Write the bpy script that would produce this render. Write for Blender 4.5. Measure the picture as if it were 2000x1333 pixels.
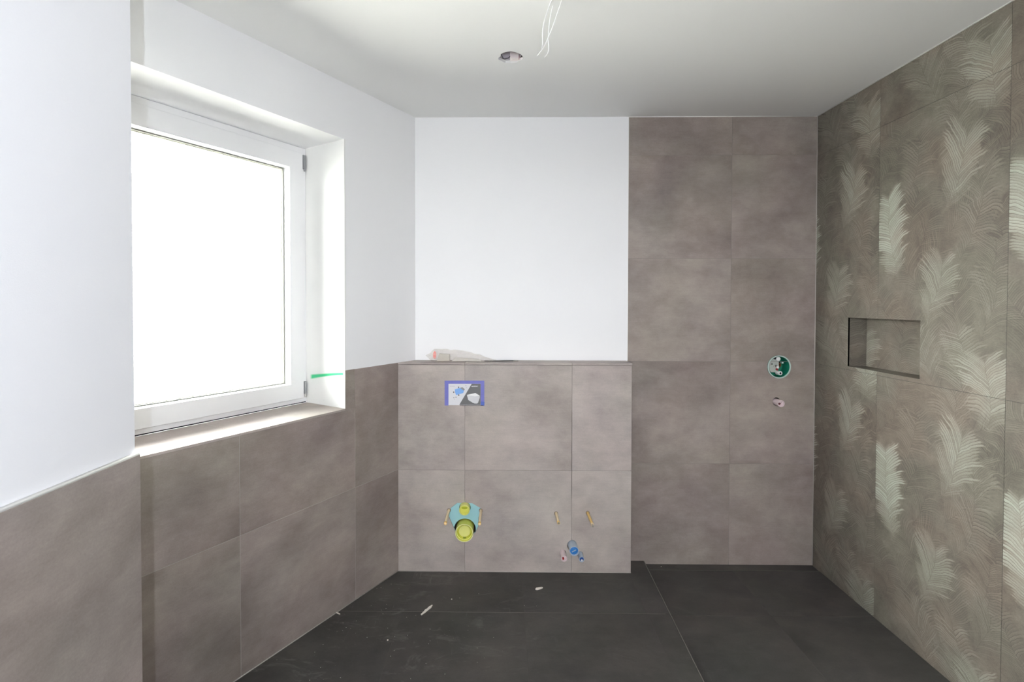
import bpy, bmesh, math, random
from mathutils import Vector, Matrix, noise
from mathutils.geometry import tessellate_polygon
random.seed(7)
SC = bpy.context.scene
COL = SC.collection
for o in list(bpy.data.objects):
    bpy.data.objects.remove(o, do_unlink=True)

# ------------------------------------------------------------------ camera
FOC, CX, CY = 944.3285, 969.1242, 607.6229
PITCH, YAW, ROLL, CAMH = -0.0159, -0.0122, 0.0013, 1.5152
cp, sp, cyw, syw, cr, sr = math.cos(PITCH), math.sin(PITCH), math.cos(YAW), math.sin(YAW), math.cos(ROLL), math.sin(ROLL)
fwd = Vector((syw*cp, cyw*cp, sp)); rg = Vector((cyw, -syw, 0)); up = rg.cross(fwd)
rg2 = cr*rg + sr*up; up2 = -sr*rg + cr*up
cam = bpy.data.cameras.new('camera'); camo = bpy.data.objects.new('camera', cam); COL.objects.link(camo)
M = Matrix((rg2, up2, -fwd)).transposed().to_4x4(); M.translation = Vector((0, 0, CAMH))
camo.matrix_world = M
cam.sensor_fit = 'HORIZONTAL'; cam.sensor_width = 36; cam.lens = FOC/2000*36
cam.shift_x = (1000-CX)/2000; cam.shift_y = (CY-666.5)/2000
cam.clip_start = .02
SC.camera = camo

# ------------------------------------------------------------------ world, lights, exposure
W = bpy.data.worlds.new('overcast'); SC.world = W; W.use_nodes = True
bg = W.node_tree.nodes['Background']
bg.inputs[0].default_value = (.985, .995, 1.0, 1); bg.inputs[1].default_value = 15.0
def light(name, kind, loc, energy, color, **kw):
    l = bpy.data.lights.new(name, kind); l.energy = energy; l.color = color
    for k, v in kw.items(): setattr(l, k, v)
    o = bpy.data.objects.new(name, l); COL.objects.link(o); o.location = loc
    return o
light('camera_flash', 'POINT', (.125, -.30, 1.68), 18.5, (.82, .87, 1), shadow_soft_size=.007)
SC.view_settings.view_transform = 'Standard'; SC.view_settings.look = 'None'
SC.view_settings.exposure = 1.66; SC.view_settings.gamma = 1; SC.view_settings.use_curve_mapping = False
SC.cycles.max_bounces = 11; SC.cycles.diffuse_bounces = 8; SC.cycles.transparent_max_bounces = 12
SC.cycles.caustics_reflective = False; SC.cycles.caustics_refractive = False
SC.cycles.sample_clamp_indirect = 8

# ------------------------------------------------------------------ measured room (metres, camera at x=0 y=0)
H = 2.5992; YB = 2.8326; XL = -.5073; XR = 1.8211; ZL = 1.1803
YP = 2.7015; XPR = .7252; XT = .7341
XS, XS2, YST = -.8095, -.7967, 1.0515
TA = .6004; cc = 1/math.sqrt(1+TA*TA); ss = TA*cc
YREAR = -1.55
Z = Vector((0, 0, 1))
def frame(origin, n, ux=None):
    n = Vector(n).normalized()
    ux = Z.cross(n).normalized() if ux is None else Vector(ux)
    uy = n.cross(ux)
    m = Matrix((ux, uy, n)).transposed().to_4x4(); m.translation = Vector(origin)
    return m
def fr(x, y): return Vector((x, y))
F_BACK = frame((0, YB, 0), (0, -1, 0))          # local x = X, y = Z, z = towards room
F_PRE = frame((0, YP, 0), (0, -1, 0))
F_RIGHT = frame((XR, 0, 0), (-1, 0, 0))         # local x = -Y
F_LEFT = frame((XL, YB, 0), (cc, -ss, 0))       # local x = -s
F_STUB = frame((XS2, 0, 0), (1, 0, 0))          # local x = Y
F_FLOOR = frame((0, 0, 0), (0, 0, 1), (1, 0, 0))
F_CEIL = frame((0, 0, H), (0, 0, -1), (1, 0, 0))  # local y = -Y
F_REAR = frame((0, YREAR, 0), (0, 1, 0))        # local x = -X

# ------------------------------------------------------------------ materials
def newmat(name):
    m = bpy.data.materials.new(name); m.use_nodes = True
    nt = m.node_tree; b = nt.nodes['Principled BSDF']
    return m, nt, b
def srgb(r, g, b):
    f = lambda c: (c/255/12.92) if c/255 <= .04045 else ((c/255+.055)/1.055)**2.4
    return (f(r), f(g), f(b), 1)
def simple(name, col, rough=.5, metal=0, bump=0, bscale=60, spec=.5, var=.0, coat=0):
    m, nt, b = newmat(name)
    b.inputs['Roughness'].default_value = rough; b.inputs['Metallic'].default_value = metal
    b.inputs['Specular IOR Level'].default_value = spec
    b.inputs['Coat Weight'].default_value = coat
    tc = nt.nodes.new('ShaderNodeTexCoord'); n = nt.nodes.new('ShaderNodeTexNoise')
    n.inputs['Scale'].default_value = bscale; nt.links.new(tc.outputs['Object'], n.inputs['Vector'])
    r = nt.nodes.new('ShaderNodeMix'); r.data_type = 'RGBA'
    r.inputs['A'].default_value = tuple(c*(1-var) for c in col[:3])+(1,); r.inputs['B'].default_value = tuple(min(1, c*(1+var)) for c in col[:3])+(1,)
    nt.links.new(n.outputs['Fac'], r.inputs['Factor']); nt.links.new(r.outputs['Result'], b.inputs['Base Color'])
    if bump:
        bp = nt.nodes.new('ShaderNodeBump'); bp.inputs['Strength'].default_value = bump; bp.inputs['Distance'].default_value = .001
        nt.links.new(n.outputs['Fac'], bp.inputs['Height']); nt.links.new(bp.outputs['Normal'], b.inputs['Normal'])
    return m

class NB:
    """small helper that turns arithmetic into nodes"""
    def __init__(s, nt): s.nt = nt
    def m(s, op, a, b=None, c=None, clamp=False):
        n = s.nt.nodes.new('ShaderNodeMath'); n.operation = op; n.use_clamp = clamp
        for i, v in enumerate((a, b, c)):
            if v is None: continue
            if isinstance(v, (int, float)): n.inputs[i].default_value = v
            else: s.nt.links.new(v, n.inputs[i])
        return n.outputs[0]
    def noise(s, vec, scale, detail=3, rough=.5, dist=0):
        n = s.nt.nodes.new('ShaderNodeTexNoise'); n.inputs['Scale'].default_value = scale
        n.inputs['Detail'].default_value = detail; n.inputs['Roughness'].default_value = rough; n.inputs['Distortion'].default_value = dist
        s.nt.links.new(vec, n.inputs['Vector']); return n
    def mixc(s, f, a, b, blend='MIX'):
        n = s.nt.nodes.new('ShaderNodeMix'); n.data_type = 'RGBA'; n.blend_type = blend
        for k, v in (('Factor', f), ('A', a), ('B', b)):
            if isinstance(v, (int, float, tuple)): n.inputs[k].default_value = v
            else: s.nt.links.new(v, n.inputs[k])
        return n.outputs['Result']
    def ramp(s, f, stops):
        n = s.nt.nodes.new('ShaderNodeValToRGB'); e = n.color_ramp.elements
        while len(e) < len(stops): e.new(.5)
        for i, (p, c) in enumerate(stops): e[i].position = p; e[i].color = c
        s.nt.links.new(f, n.inputs[0]); return n.outputs[0]
    def vmap(s, vec, scale=(1, 1, 1), loc=(0, 0, 0)):
        n = s.nt.nodes.new('ShaderNodeMapping'); n.inputs['Scale'].default_value = scale; n.inputs['Location'].default_value = loc
        s.nt.links.new(vec, n.inputs['Vector']); return n.outputs[0]

def concrete_tile(name, dark, mid, light_, rough, speck, dust=0, bump=.25):
    m, nt, b = newmat(name); q = NB(nt)
    tc = nt.nodes.new('ShaderNodeTexCoord'); oi = nt.nodes.new('ShaderNodeObjectInfo')
    off = nt.nodes.new('ShaderNodeVectorMath'); off.operation = 'SCALE'; off.inputs[0].default_value = (37, 61, 23)
    nt.links.new(oi.outputs['Random'], off.inputs['Scale'])
    add = nt.nodes.new('ShaderNodeVectorMath'); add.operation = 'ADD'
    nt.links.new(tc.outputs['Object'], add.inputs[0]); nt.links.new(off.outputs[0], add.inputs[1])
    v = add.outputs[0]
    n1 = q.noise(q.vmap(v, (1, 1.4, 1)), 2.2, 4, .55, .3).outputs['Fac']
    n2 = q.noise(q.vmap(v, (1, 1.35, 1)), 8, 5, .68, .15).outputs['Fac']
    n3 = q.noise(v, 200, 3, .75).outputs['Fac']
    n5 = q.noise(q.vmap(v, (14, 160, 14)), 1, 3, .6, .6).outputs['Fac']
    f = q.m('MULTIPLY_ADD', n2, .38, q.m('MULTIPLY', n1, .62))
    f = q.m('ADD', f, q.m('MULTIPLY', q.m('SUBTRACT', oi.outputs['Random'], .5), .05))
    c = q.ramp(f, [(.34, dark), (.5, mid), (.66, light_)])
    # faint warm / cool drift of the glaze
    hue = q.noise(q.vmap(v, (1, 1, 1), (5, 3, 1)), 2.6, 2).outputs['Color']
    c = q.mixc(.07, c, hue, 'SOFT_LIGHT')
    g = q.m('MULTIPLY_ADD', q.m('SUBTRACT', n3, .5), speck, 1.0)
    g = q.m('MULTIPLY_ADD', q.m('SUBTRACT', n5, .5), .16, g)
    gc = nt.nodes.new('ShaderNodeCombineColor')
    for i in range(3): nt.links.new(g, gc.inputs[i])
    c = q.mixc(1.0, c, gc.outputs[0], 'MULTIPLY')
    if dust:
        tcg = nt.nodes.new('ShaderNodeNewGeometry').outputs['Position']
        d1 = q.noise(q.vmap(tcg, (1, 2.4, 1)), 4.2, 6, .72, 1.2).outputs['Fac']
        d2 = q.noise(q.vmap(tcg, (26, 3, 10), (2, 7, 0)), 1.0, 5, .6, 2).outputs['Fac']
        vo = nt.nodes.new('ShaderNodeTexVoronoi'); vo.inputs['Scale'].default_value = 34; nt.links.new(tcg, vo.inputs['Vector'])
        gate = q.noise(tcg, 3.1, 2).outputs['Fac']
        sx = nt.nodes.new('ShaderNodeSeparateXYZ'); nt.links.new(tcg, sx.inputs[0])
        left = q.m('SUBTRACT', 1.0, q.m('MULTIPLY', q.m('ADD', sx.outputs[0], .6), .8), clamp=True)
        smear = q.m('MULTIPLY', q.m('MULTIPLY', q.m('SUBTRACT', d1, .57), 3.2, clamp=True), .8)
        scr = q.m('MULTIPLY', q.m('MULTIPLY', q.m('SUBTRACT', d2, .66), 6, clamp=True), .6)
        dots = q.m('MULTIPLY', q.m('LESS_THAN', vo.outputs['Distance'], .055), q.m('GREATER_THAN', gate, .54))
        a = q.m('MAXIMUM', q.m('MULTIPLY', q.m('MAXIMUM', smear, scr), q.m('MULTIPLY_ADD', left, .4, .1)), q.m('MULTIPLY', dots, q.m('MULTIPLY', left, .5)))
        c = q.mixc(q.m('MULTIPLY', a, dust, clamp=True), c, srgb(170, 166, 160))
    nt.links.new(c, b.inputs['Base Color'])
    b.inputs['Roughness'].default_value = rough; b.inputs['Specular IOR Level'].default_value = .35
    bp = nt.nodes.new('ShaderNodeBump'); bp.inputs['Strength'].default_value = bump; bp.inputs['Distance'].default_value = .0006
    nt.links.new(n3, bp.inputs['Height']); nt.links.new(bp.outputs['Normal'], b.inputs['Normal'])
    return m
TAUPE = concrete_tile('taupe_stoneware', srgb(130, 119, 114), srgb(151, 140, 133), srgb(171, 160, 152), .55, .34)
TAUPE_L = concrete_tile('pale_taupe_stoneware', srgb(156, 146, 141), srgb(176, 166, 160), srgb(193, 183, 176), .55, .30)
DARK = concrete_tile('anthracite_stoneware', srgb(60, 58, 56), srgb(72, 70, 67), srgb(86, 82, 78), .5, .4, dust=1.3)

def plaster(name, col):
    return simple(name, col, .85, bump=.12, bscale=380, spec=.2, var=.012)
PAINT = plaster('white_emulsion', srgb(243, 243, 244))
CEILP = plaster('ceiling_emulsion', srgb(236, 236, 234))
SCREED = simple('tile_adhesive', srgb(120, 116, 110), .9, bump=.3, bscale=90)
GROUT = simple('grey_grout', srgb(140, 133, 127), .85)
GROUTL = simple('light_grout', srgb(178, 172, 166), .8)
GROUTD = simple('dark_grout', srgb(78, 75, 71), .85)
SILI = simple('white_silicone', srgb(225, 224, 220), .4)
PVC = simple('white_pvc', srgb(240, 240, 241), .32, spec=.5)
GASK = simple('grey_gasket', srgb(140, 141, 132), .6)
SPACER = simple('pale_spacer_bar', srgb(205, 203, 190), .4)
HINGE = simple('grey_hinge_cover', srgb(165, 168, 170), .35, metal=.6)
STEEL = simple('brushed_steel', srgb(190, 188, 182), .3, metal=1)
YEL = simple('yellow_plastic', srgb(226, 226, 104), .45, spec=.4, var=.05, bscale=30)
YELR = simple('yellow_rim', srgb(238, 238, 176), .4)
YEL2 = simple('pale_yellow_plastic', srgb(230, 230, 140), .45, spec=.4, var=.05, bscale=30)
ORANGE = simple('orange_plastic', srgb(244, 222, 184), .5, var=.12, bscale=25)
ORANGE2 = simple('deep_orange_plastic', srgb(242, 204, 128), .5, var=.12, bscale=25)
FOAM = simple('light_blue_foam', srgb(160, 208, 216), .8, bump=.2, bscale=300)
BLACK = simple('dark_cavity', srgb(30, 30, 34), .9)
PIPEG = simple('grey_pipe', srgb(176, 190, 205), .4)
BLUE = simple('blue_plug', srgb(50, 122, 190), .4, var=.2, bscale=60)
BLUED = simple('dark_blue_plug', srgb(40, 76, 140), .4, var=.2, bscale=60)
PINK = simple('pale_pink_plug', srgb(222, 204, 206), .5, var=.05, bscale=60)
RED = simple('red_plug', srgb(160, 40, 40), .5)
GREEN = simple('green_housing', srgb(28, 132, 104), .4, var=.1)
GREENP = simple('pale_green_rim', srgb(190, 212, 204), .4)
GREYP = simple('grey_plastic_plate', srgb(176, 182, 174), .45, var=.1, bscale=80)
WHITEP = simple('white_plastic', srgb(236, 235, 232), .4)
BRASS = simple('brass', srgb(140, 100, 60), .4, metal=.8)
TAPE = simple('blue_masking_tape', srgb(118, 120, 196), .6, var=.12, bscale=40)
CARDW = simple('pale_card', srgb(222, 222, 226), .6)
CARDD = simple('charcoal_print', srgb(112, 112, 112), .6, var=.08, bscale=25)
PRBLUE = simple('sky_blue_print', srgb(128, 176, 236), .6, var=.1, bscale=120)
PRGREY = simple('grey_print', srgb(150, 150, 150), .6)
PRDK = simple('dark_print', srgb(90, 90, 92), .6)
PRWH = simple('white_print', srgb(240, 240, 240), .6)
PLASTER = simple('plaster_crumb', srgb(225, 218, 208), .9)
GREENSPRAY = None

def spray_paint():
    # jamb paint with a green marker stripe sprayed on (wear with a shape of its own), local coords: x = depth from room, y = z
    m, nt, b = newmat('jamb_emulsion'); q = NB(nt)
    tc = nt.nodes.new('ShaderNodeTexCoord'); s = nt.nodes.new('ShaderNodeSeparateXYZ'); nt.links.new(tc.outputs['Object'], s.inputs[0])
    x, y = s.outputs[0], s.outputs[1]
    # centre line y = 1.1625 at x=.01 -> 1.128 at x=.25
    cl = q.m('MULTIPLY_ADD', q.m('POWER', q.m('MAXIMUM', x, .001), 1.3), -.2, 1.163)
    d = q.m('ABSOLUTE', q.m('SUBTRACT', y, cl))
    wd = q.m('MULTIPLY_ADD', q.m('POWER', q.m('MAXIMUM', x, .001), 2), .11, .0080)
    a = q.m('SUBTRACT', 1.0, q.m('DIVIDE', d, wd), clamp=True)
    a = q.m('SMOOTH_MIN', q.m('MULTIPLY', a, 1.7), .96, .1)
    endm = q.m('MULTIPLY', q.m('DIVIDE', q.m('SUBTRACT', .268, x), .018, clamp=True), q.m('DIVIDE', q.m('SUBTRACT', x, .006), .01, clamp=True))
    a = q.m('MULTIPLY', a, endm, clamp=True)
    halo = q.m('MULTIPLY', q.m('SUBTRACT', 1.0, q.m('DIVIDE', d, .05), clamp=True), q.m('MULTIPLY', endm, .05))
    n = q.noise(tc.outputs['Object'], 60, 4, .6).outputs['Fac']
    scuff = q.m('MULTIPLY', q.m('MULTIPLY', q.m('SUBTRACT', n, .62), 5, clamp=True), q.m('LESS_THAN', y, 1.11))
    c = q.mixc(q.m('MULTIPLY', scuff, .25), srgb(236, 236, 234), srgb(170, 165, 158))
    c = q.mixc(q.m('MAXIMUM', a, halo), c, srgb(60, 205, 140))
    nt.links.new(c, b.inputs['Base Color']); b.inputs['Roughness'].default_value = .85; b.inputs['Specular IOR Level'].default_value = .2
    return m
JAMB = spray_paint()

# ---- palm frond print (one node group, chained)
def frond_group():
    g = bpy.data.node_groups.new('palm_frond', 'ShaderNodeTree')
    I = g.interface
    def sin(n, t='NodeSocketFloat'): I.new_socket(name=n, in_out='INPUT', socket_type=t)
    sin('Coord', 'NodeSocketVector'); sin('Value')
    for n in ('X', 'Y', 'Cos', 'Sin', 'Length', 'Width', 'Bend', 'Count', 'Tone', 'Spread', 'Alpha'): sin(n)
    I.new_socket(name='Value', in_out='OUTPUT', socket_type='NodeSocketFloat')
    gi = g.nodes.new('NodeGroupInput'); go = g.nodes.new('NodeGroupOutput'); q = NB(g); i = gi.outputs
    sx = g.nodes.new('ShaderNodeSeparateXYZ'); g.links.new(i['Coord'], sx.inputs[0])
    vx = q.m('MULTIPLY_ADD', i['Value'], 1e-6, sx.outputs[0])   # keeps the fronds evaluated one after another
    dx = q.m('SUBTRACT', vx, i['X']); vy = q.m('MULTIPLY_ADD', i['Value'], 1e-6, sx.outputs[1])
    dy = q.m('SUBTRACT', vy, i['Y'])
    a = q.m('ADD', q.m('MULTIPLY', dx, i['Cos']), q.m('MULTIPLY', dy, i['Sin']))
    b = q.m('SUBTRACT', q.m('MULTIPLY', dy, i['Cos']), q.m('MULTIPLY', dx, i['Sin']))
    b = q.m('SUBTRACT', b, q.m('MULTIPLY', q.m('MULTIPLY', a, a), i['Bend']))
    ab = q.m('ABSOLUTE', b); side = q.m('SIGN', b)
    r = q.m('DIVIDE', ab, i['Width'])                       # 0..1 across
    # where on the rachis this leaflet starts: leaflets sweep forward and droop at their ends
    s = q.m('SUBTRACT', a, q.m('MULTIPLY', ab, i['Spread']))
    s = q.m('ADD', s, q.m('MULTIPLY', q.m('MULTIPLY', r, r), q.m('MULTIPLY', i['Width'], .55)))
    t = q.m('DIVIDE', s, i['Length'])
    ph = q.m('ADD', q.m('MULTIPLY', t, i['Count']), q.m('MULTIPLY', side, .23))
    fr_ = q.m('FRACT', ph); idx = q.m('FLOOR', ph)
    # per-leaflet random
    rnd = q.m('FRACT', q.m('MULTIPLY', q.m('SINE', q.m('ADD', q.m('MULTIPLY', idx, 12.9898), q.m('MULTIPLY', side, 4.1))), 43758.5))
    # profile: wide below the middle, narrowing to the tip
    prof = q.m('SQRT', q.m('MAXIMUM', q.m('MULTIPLY', q.m('ADD', t, .12), q.m('SUBTRACT', 1.05, t)), 0.0))
    reach = q.m('MULTIPLY', prof, q.m('MULTIPLY_ADD', rnd, .8, 1.0))
    rr = q.m('DIVIDE', r, q.m('MAXIMUM', reach, .02))
    inside = q.m('MULTIPLY', q.m('SUBTRACT', 1.0, rr), 5, clamp=True)
    inside = q.m('MULTIPLY', inside, q.m('MULTIPLY', q.m('ADD', t, .1), 12, clamp=True))
    inside = q.m('MULTIPLY', inside, q.m('MULTIPLY', q.m('SUBTRACT', 1.0, t), 12, clamp=True))
    # leaflet narrows with rr
    cen = q.m('ABSOLUTE', q.m('SUBTRACT', fr_, .5))
    half = q.m('MULTIPLY', q.m('SUBTRACT', 1.0, q.m('POWER', q.m('MAXIMUM', rr, 0.0), 3.2)), .60)
    leaf = q.m('MULTIPLY', q.m('SUBTRACT', half, cen), 7, clamp=True)
    mask = q.m('MULTIPLY', inside, q.m('MULTIPLY_ADD', leaf, .8, .2))
    mask = q.m('MULTIPLY', mask, q.m('MULTIPLY_ADD', t, 1.6, .5, clamp=True))
    mask = q.m('MULTIPLY', mask, i['Alpha'])
    # shading of the print inside each leaflet: light upper edge, dark lower line
    sh = q.m('MULTIPLY_ADD', q.m('SUBTRACT', fr_, .5), .17, 0.0)
    line = q.m('MULTIPLY', q.m('LESS_THAN', fr_, .14), q.m('MULTIPLY_ADD', q.m('POWER', rnd, 1.6), -.55, -.03))
    hairs = q.m('MULTIPLY', q.m('SUBTRACT', q.m('FRACT', q.m('MULTIPLY', ph, 3.37)), .5), .13)
    rach = q.m('MULTIPLY', q.m('LESS_THAN', ab, .0013), -.12)
    rv = q.m('MULTIPLY', q.m('SUBTRACT', rnd, .5), .20)
    val = q.m('ADD', i['Tone'], q.m('ADD', q.m('ADD', sh, line), q.m('ADD', q.m('ADD', rv, hairs), rach)))
    out = q.m('ADD', q.m('MULTIPLY', i['Value'], q.m('SUBTRACT', 1.0, mask)), q.m('MULTIPLY', val, mask))
    g.links.new(out, go.inputs[0])
    return g
FROND = frond_group()
# base u, base v, angle, length, half width, tone, bend, alpha   (metres in a 0.6 x 1.2 tile)
FR = [
 (.536,.865,46,.26,.12,.22,.6,.8), (.014,.848,118,.15,.08,.28,0,.7), (.573,.878,120,.163,.10,.18,-1,.85), (.588,.934,60,.12,.12,.28,.5,.8),
 (.528,.527,79,.17,.10,.2,0,.8), (.574,.415,75,.174,.08,.28,1,.8), (.194,.525,54,.21,.10,.34,.8,.75), (.130,.382,30,.22,.10,.42,.6,.7),
 (.015,.926,55,.19,.11,.3,-.8,.8), (.285,.056,112,.17,.09,.33,0,.8), (.289,.924,105,.15,.10,.38,.7,.8), (.17,.66,80,.16,.11,.34,-.6,.7),
 (.20,.16,100,.18,.10,.36,.5,.7), (.06,.14,70,.20,.10,.36,.9,.7), (.46,.67,110,.16,.09,.33,.6,.7), (.10,.98,84,.20,.11,.42,-.5,.7),
 (.302,.021,96,.20,.12,.46,.4,.85), (.302,1.221,96,.20,.12,.46,.4,.85), (.405,.957,93,.20,.10,.5,.2,.8), (.417,1.009,23,.12,.09,.42,1,.8),
 (.446,1.116,97,.22,.10,.55,.4,.85), (.446,-.084,97,.22,.10,.55,.4,.85), (.364,.640,43,.23,.12,.52,.8,.85), (.427,.530,54,.26,.10,.5,1,.85),
 (.419,.152,93,.24,.14,.42,.2,.8), (.538,.300,78,.15,.11,.5,.4,.85), (.530,.420,72,.13,.10,.45,.6,.8), (.399,1.019,84,.18,.11,.55,.4,.75),
 (.485,.899,134,.15,.10,.58,-.4,.8), (.12,1.08,140,.15,.09,.45,.5,.7), (.07,.28,120,.14,.09,.45,.5,.75),
 (.23,.40,118,.17,.11,.47,.4,.7), (.50,.20,60,.16,.10,.5,.8,.7), (.18,.84,68,.17,.10,.5,.7,.7), (.50,.74,100,.15,.10,.5,-.5,.7),
 (.311,.089,40,.17,.09,.56,.9,.85), (.312,1.170,106,.22,.10,.62,.4,.9), (.312,-.03,106,.22,.10,.62,.4,.9),
 (.472,.050,101,.16,.10,.62,.5,.9), (.271,.275,64,.21,.11,.82,.6,.9), (.548,1.085,92,.21,.13,.88,.2,.95), (.548,-.115,92,.21,.13,.88,.2,.95),
 (.363,.755,64,.22,.11,.86,.5,.95), (.106,.49,106,.31,.115,1.0,-.3,1.0),
]
def frond_args(k, f):
    x, y, ang, L, wd, tone, bend, al = f; A = math.radians(ang)
    return dict(X=x, Y=y, Cos=math.cos(A), Sin=math.sin(A), Length=L*1.22, Width=wd*1.12, Bend=bend*1.4, Count=(18+(k*5) % 11)*(L/.2)**.7,
                Tone=tone*(.66+.1*(tone > .95))+.14, Spread=.7+1.0*((k*7) % 5)/5, Alpha=al*.92)
def touches(p, x0, y0, x1, y1):
    # can this frond reach the zone?  same outline as in the node group, with room for the warp
    m_ = .045; n_ = 16
    for i in range(n_+1):
        for j in range(n_+1):
            dx = x0-m_+(x1-x0+2*m_)*i/n_-p['X']; dy = y0-m_+(y1-y0+2*m_)*j/n_-p['Y']
            a = dx*p['Cos']+dy*p['Sin']; b = dy*p['Cos']-dx*p['Sin']-a*a*p['Bend']
            r = abs(b)/p['Width']; t = (a-abs(b)*p['Spread']+r*r*p['Width']*.55)/p['Length']
            if -.12 < t < 1.02 and r < 1.8*math.sqrt(max((t+.12)*(1.05-t), 0))+.02: return True
    return False
ZX, ZY = 3, 4
def leaf_tile(zone):
    zx, zy = zone
    m, nt, b = newmat('palm_leaf_tile'); q = NB(nt)
    tc = nt.nodes.new('ShaderNodeTexCoord'); v = tc.outputs['Object']
    flat = nt.nodes.new('ShaderNodeVectorMath'); flat.operation = 'MULTIPLY'; flat.inputs[1].default_value = (1, 1, 0)
    nt.links.new(v, flat.inputs[0]); v = flat.outputs[0]
    P = nt.nodes.new('ShaderNodeNewGeometry').outputs['Position']
    nz = q.noise(P, 6.5, 3, .55).outputs['Color']
    w1 = nt.nodes.new('ShaderNodeVectorMath'); w1.operation = 'SUBTRACT'; nt.links.new(nz, w1.inputs[0]); w1.inputs[1].default_value = (.5, .5, .5)
    w2 = nt.nodes.new('ShaderNodeVectorMath'); w2.operation = 'SCALE'; nt.links.new(w1.outputs[0], w2.inputs[0]); w2.inputs['Scale'].default_value = .055
    w3 = nt.nodes.new('ShaderNodeVectorMath'); w3.operation = 'ADD'; nt.links.new(v, w3.inputs[0]); nt.links.new(w2.outputs[0], w3.inputs[1])
    wv = w3.outputs[0]
    base = q.noise(P, 5.5, 4, .6).outputs['Fac']
    hair = q.noise(q.vmap(P, (60, 28, 110)), 1, 3, .7, 3.5).outputs['Fac']
    val = q.m('ADD', q.m('MULTIPLY_ADD', q.m('SUBTRACT', base, .5), .85, .40), q.m('MULTIPLY', q.m('SUBTRACT', hair, .5), .42))
    for k, f in enumerate(FR):
        p = frond_args(k, f)
        x0 = -.3 if zx == 0 else .6*zx/ZX; x1 = .9 if zx == ZX-1 else .6*(zx+1)/ZX
        if not touches(p, .6*zx/ZX, 1.2*zy/ZY, .6*(zx+1)/ZX, 1.2*(zy+1)/ZY): continue
        n = nt.nodes.new('ShaderNodeGroup'); n.node_tree = FROND
        nt.links.new(wv, n.inputs['Coord']); nt.links.new(val, n.inputs['Value'])
        for kk, vv in p.items(): n.inputs[kk].default_value = vv
        val = n.outputs[0]
    fine = q.noise(P, 260, 2, .6).outputs['Fac']; soft = q.noise(P, 14, 3, .6).outputs['Fac']
    val = q.m('ADD', val, q.m('ADD', q.m('MULTIPLY', q.m('SUBTRACT', fine, .5), .22), q.m('MULTIPLY', q.m('SUBTRACT', soft, .5), .25)))
    c = q.ramp(val, [(0.0, srgb(78, 73, 66)), (.28, srgb(106, 100, 91)), (.5, srgb(126, 120, 109)), (.75, srgb(150, 148, 136)), (1.0, srgb(174, 176, 164))])
    tint = q.noise(P, 4.2, 2).outputs['Fac']
    tc2 = q.ramp(tint, [(.38, srgb(152, 126, 118)), (.5, srgb(130, 127, 126)), (.62, srgb(116, 132, 118))])
    c = q.mixc(.28, c, tc2, 'SOFT_LIGHT')
    nt.links.new(c, b.inputs['Base Color']); b.inputs['Roughness'].default_value = .6; b.inputs['Specular IOR Level'].default_value = .3
    return m
LEAF = [leaf_tile((i, j)) for j in range(ZY) for i in range(ZX)]
print('fronds per zone', [sum(n.type == 'GROUP' for n in m.node_tree.nodes) for m in LEAF])

def glass_mat():
    m, nt, b = newmat('window_glass'); nt.nodes.remove(b)
    out = [n for n in nt.nodes if n.type == 'OUTPUT_MATERIAL'][0]
    t = nt.nodes.new('ShaderNodeBsdfTransparent'); t.inputs[0].default_value = (.97, .98, .96, 1)
    gl = nt.nodes.new('ShaderNodeBsdfGlossy'); gl.inputs['Roughness'].default_value = .02
    f = nt.nodes.new('ShaderNodeFresnel'); f.inputs[0].default_value = 1.45
    mx = nt.nodes.new('ShaderNodeMixShader'); nt.links.new(f.outputs[0], mx.inputs[0]); nt.links.new(t.outputs[0], mx.inputs[1]); nt.links.new(gl.outputs[0], mx.inputs[2])
    nt.links.new(mx.outputs[0], out.inputs[0]); return m
GLASS = glass_mat()
def film_mat():
    m, nt, b = newmat('clear_film'); nt.nodes.remove(b)
    out = [n for n in nt.nodes if n.type == 'OUTPUT_MATERIAL'][0]; q = NB(nt)
    t = nt.nodes.new('ShaderNodeBsdfTransparent'); t.inputs[0].default_value = (.99, .98, .97, 1)
    d = nt.nodes.new('ShaderNodeBsdfPrincipled'); d.inputs['Base Color'].default_value = srgb(240, 236, 232); d.inputs['Roughness'].default_value = .25
    tr = nt.nodes.new('ShaderNodeBsdfTranslucent'); tr.inputs[0].default_value = srgb(240, 236, 232)
    m1 = nt.nodes.new('ShaderNodeMixShader'); m1.inputs[0].default_value = .6
    nt.links.new(d.outputs[0], m1.inputs[1]); nt.links.new(tr.outputs[0], m1.inputs[2])
    tc = nt.nodes.new('ShaderNodeTexCoord'); n = q.noise(q.vmap(tc.outputs['Object'], (1, 1, 3)), 28, 3, .6, 1).outputs['Fac']
    fac = q.m('MULTIPLY_ADD', n, .22, .04, clamp=True)
    m2 = nt.nodes.new('ShaderNodeMixShader'); nt.links.new(fac, m2.inputs[0]); nt.links.new(t.outputs[0], m2.inputs[1]); nt.links.new(m1.outputs[0], m2.inputs[2])
    nt.links.new(m2.outputs[0], out.inputs[0]); return m
FILM = film_mat()

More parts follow.
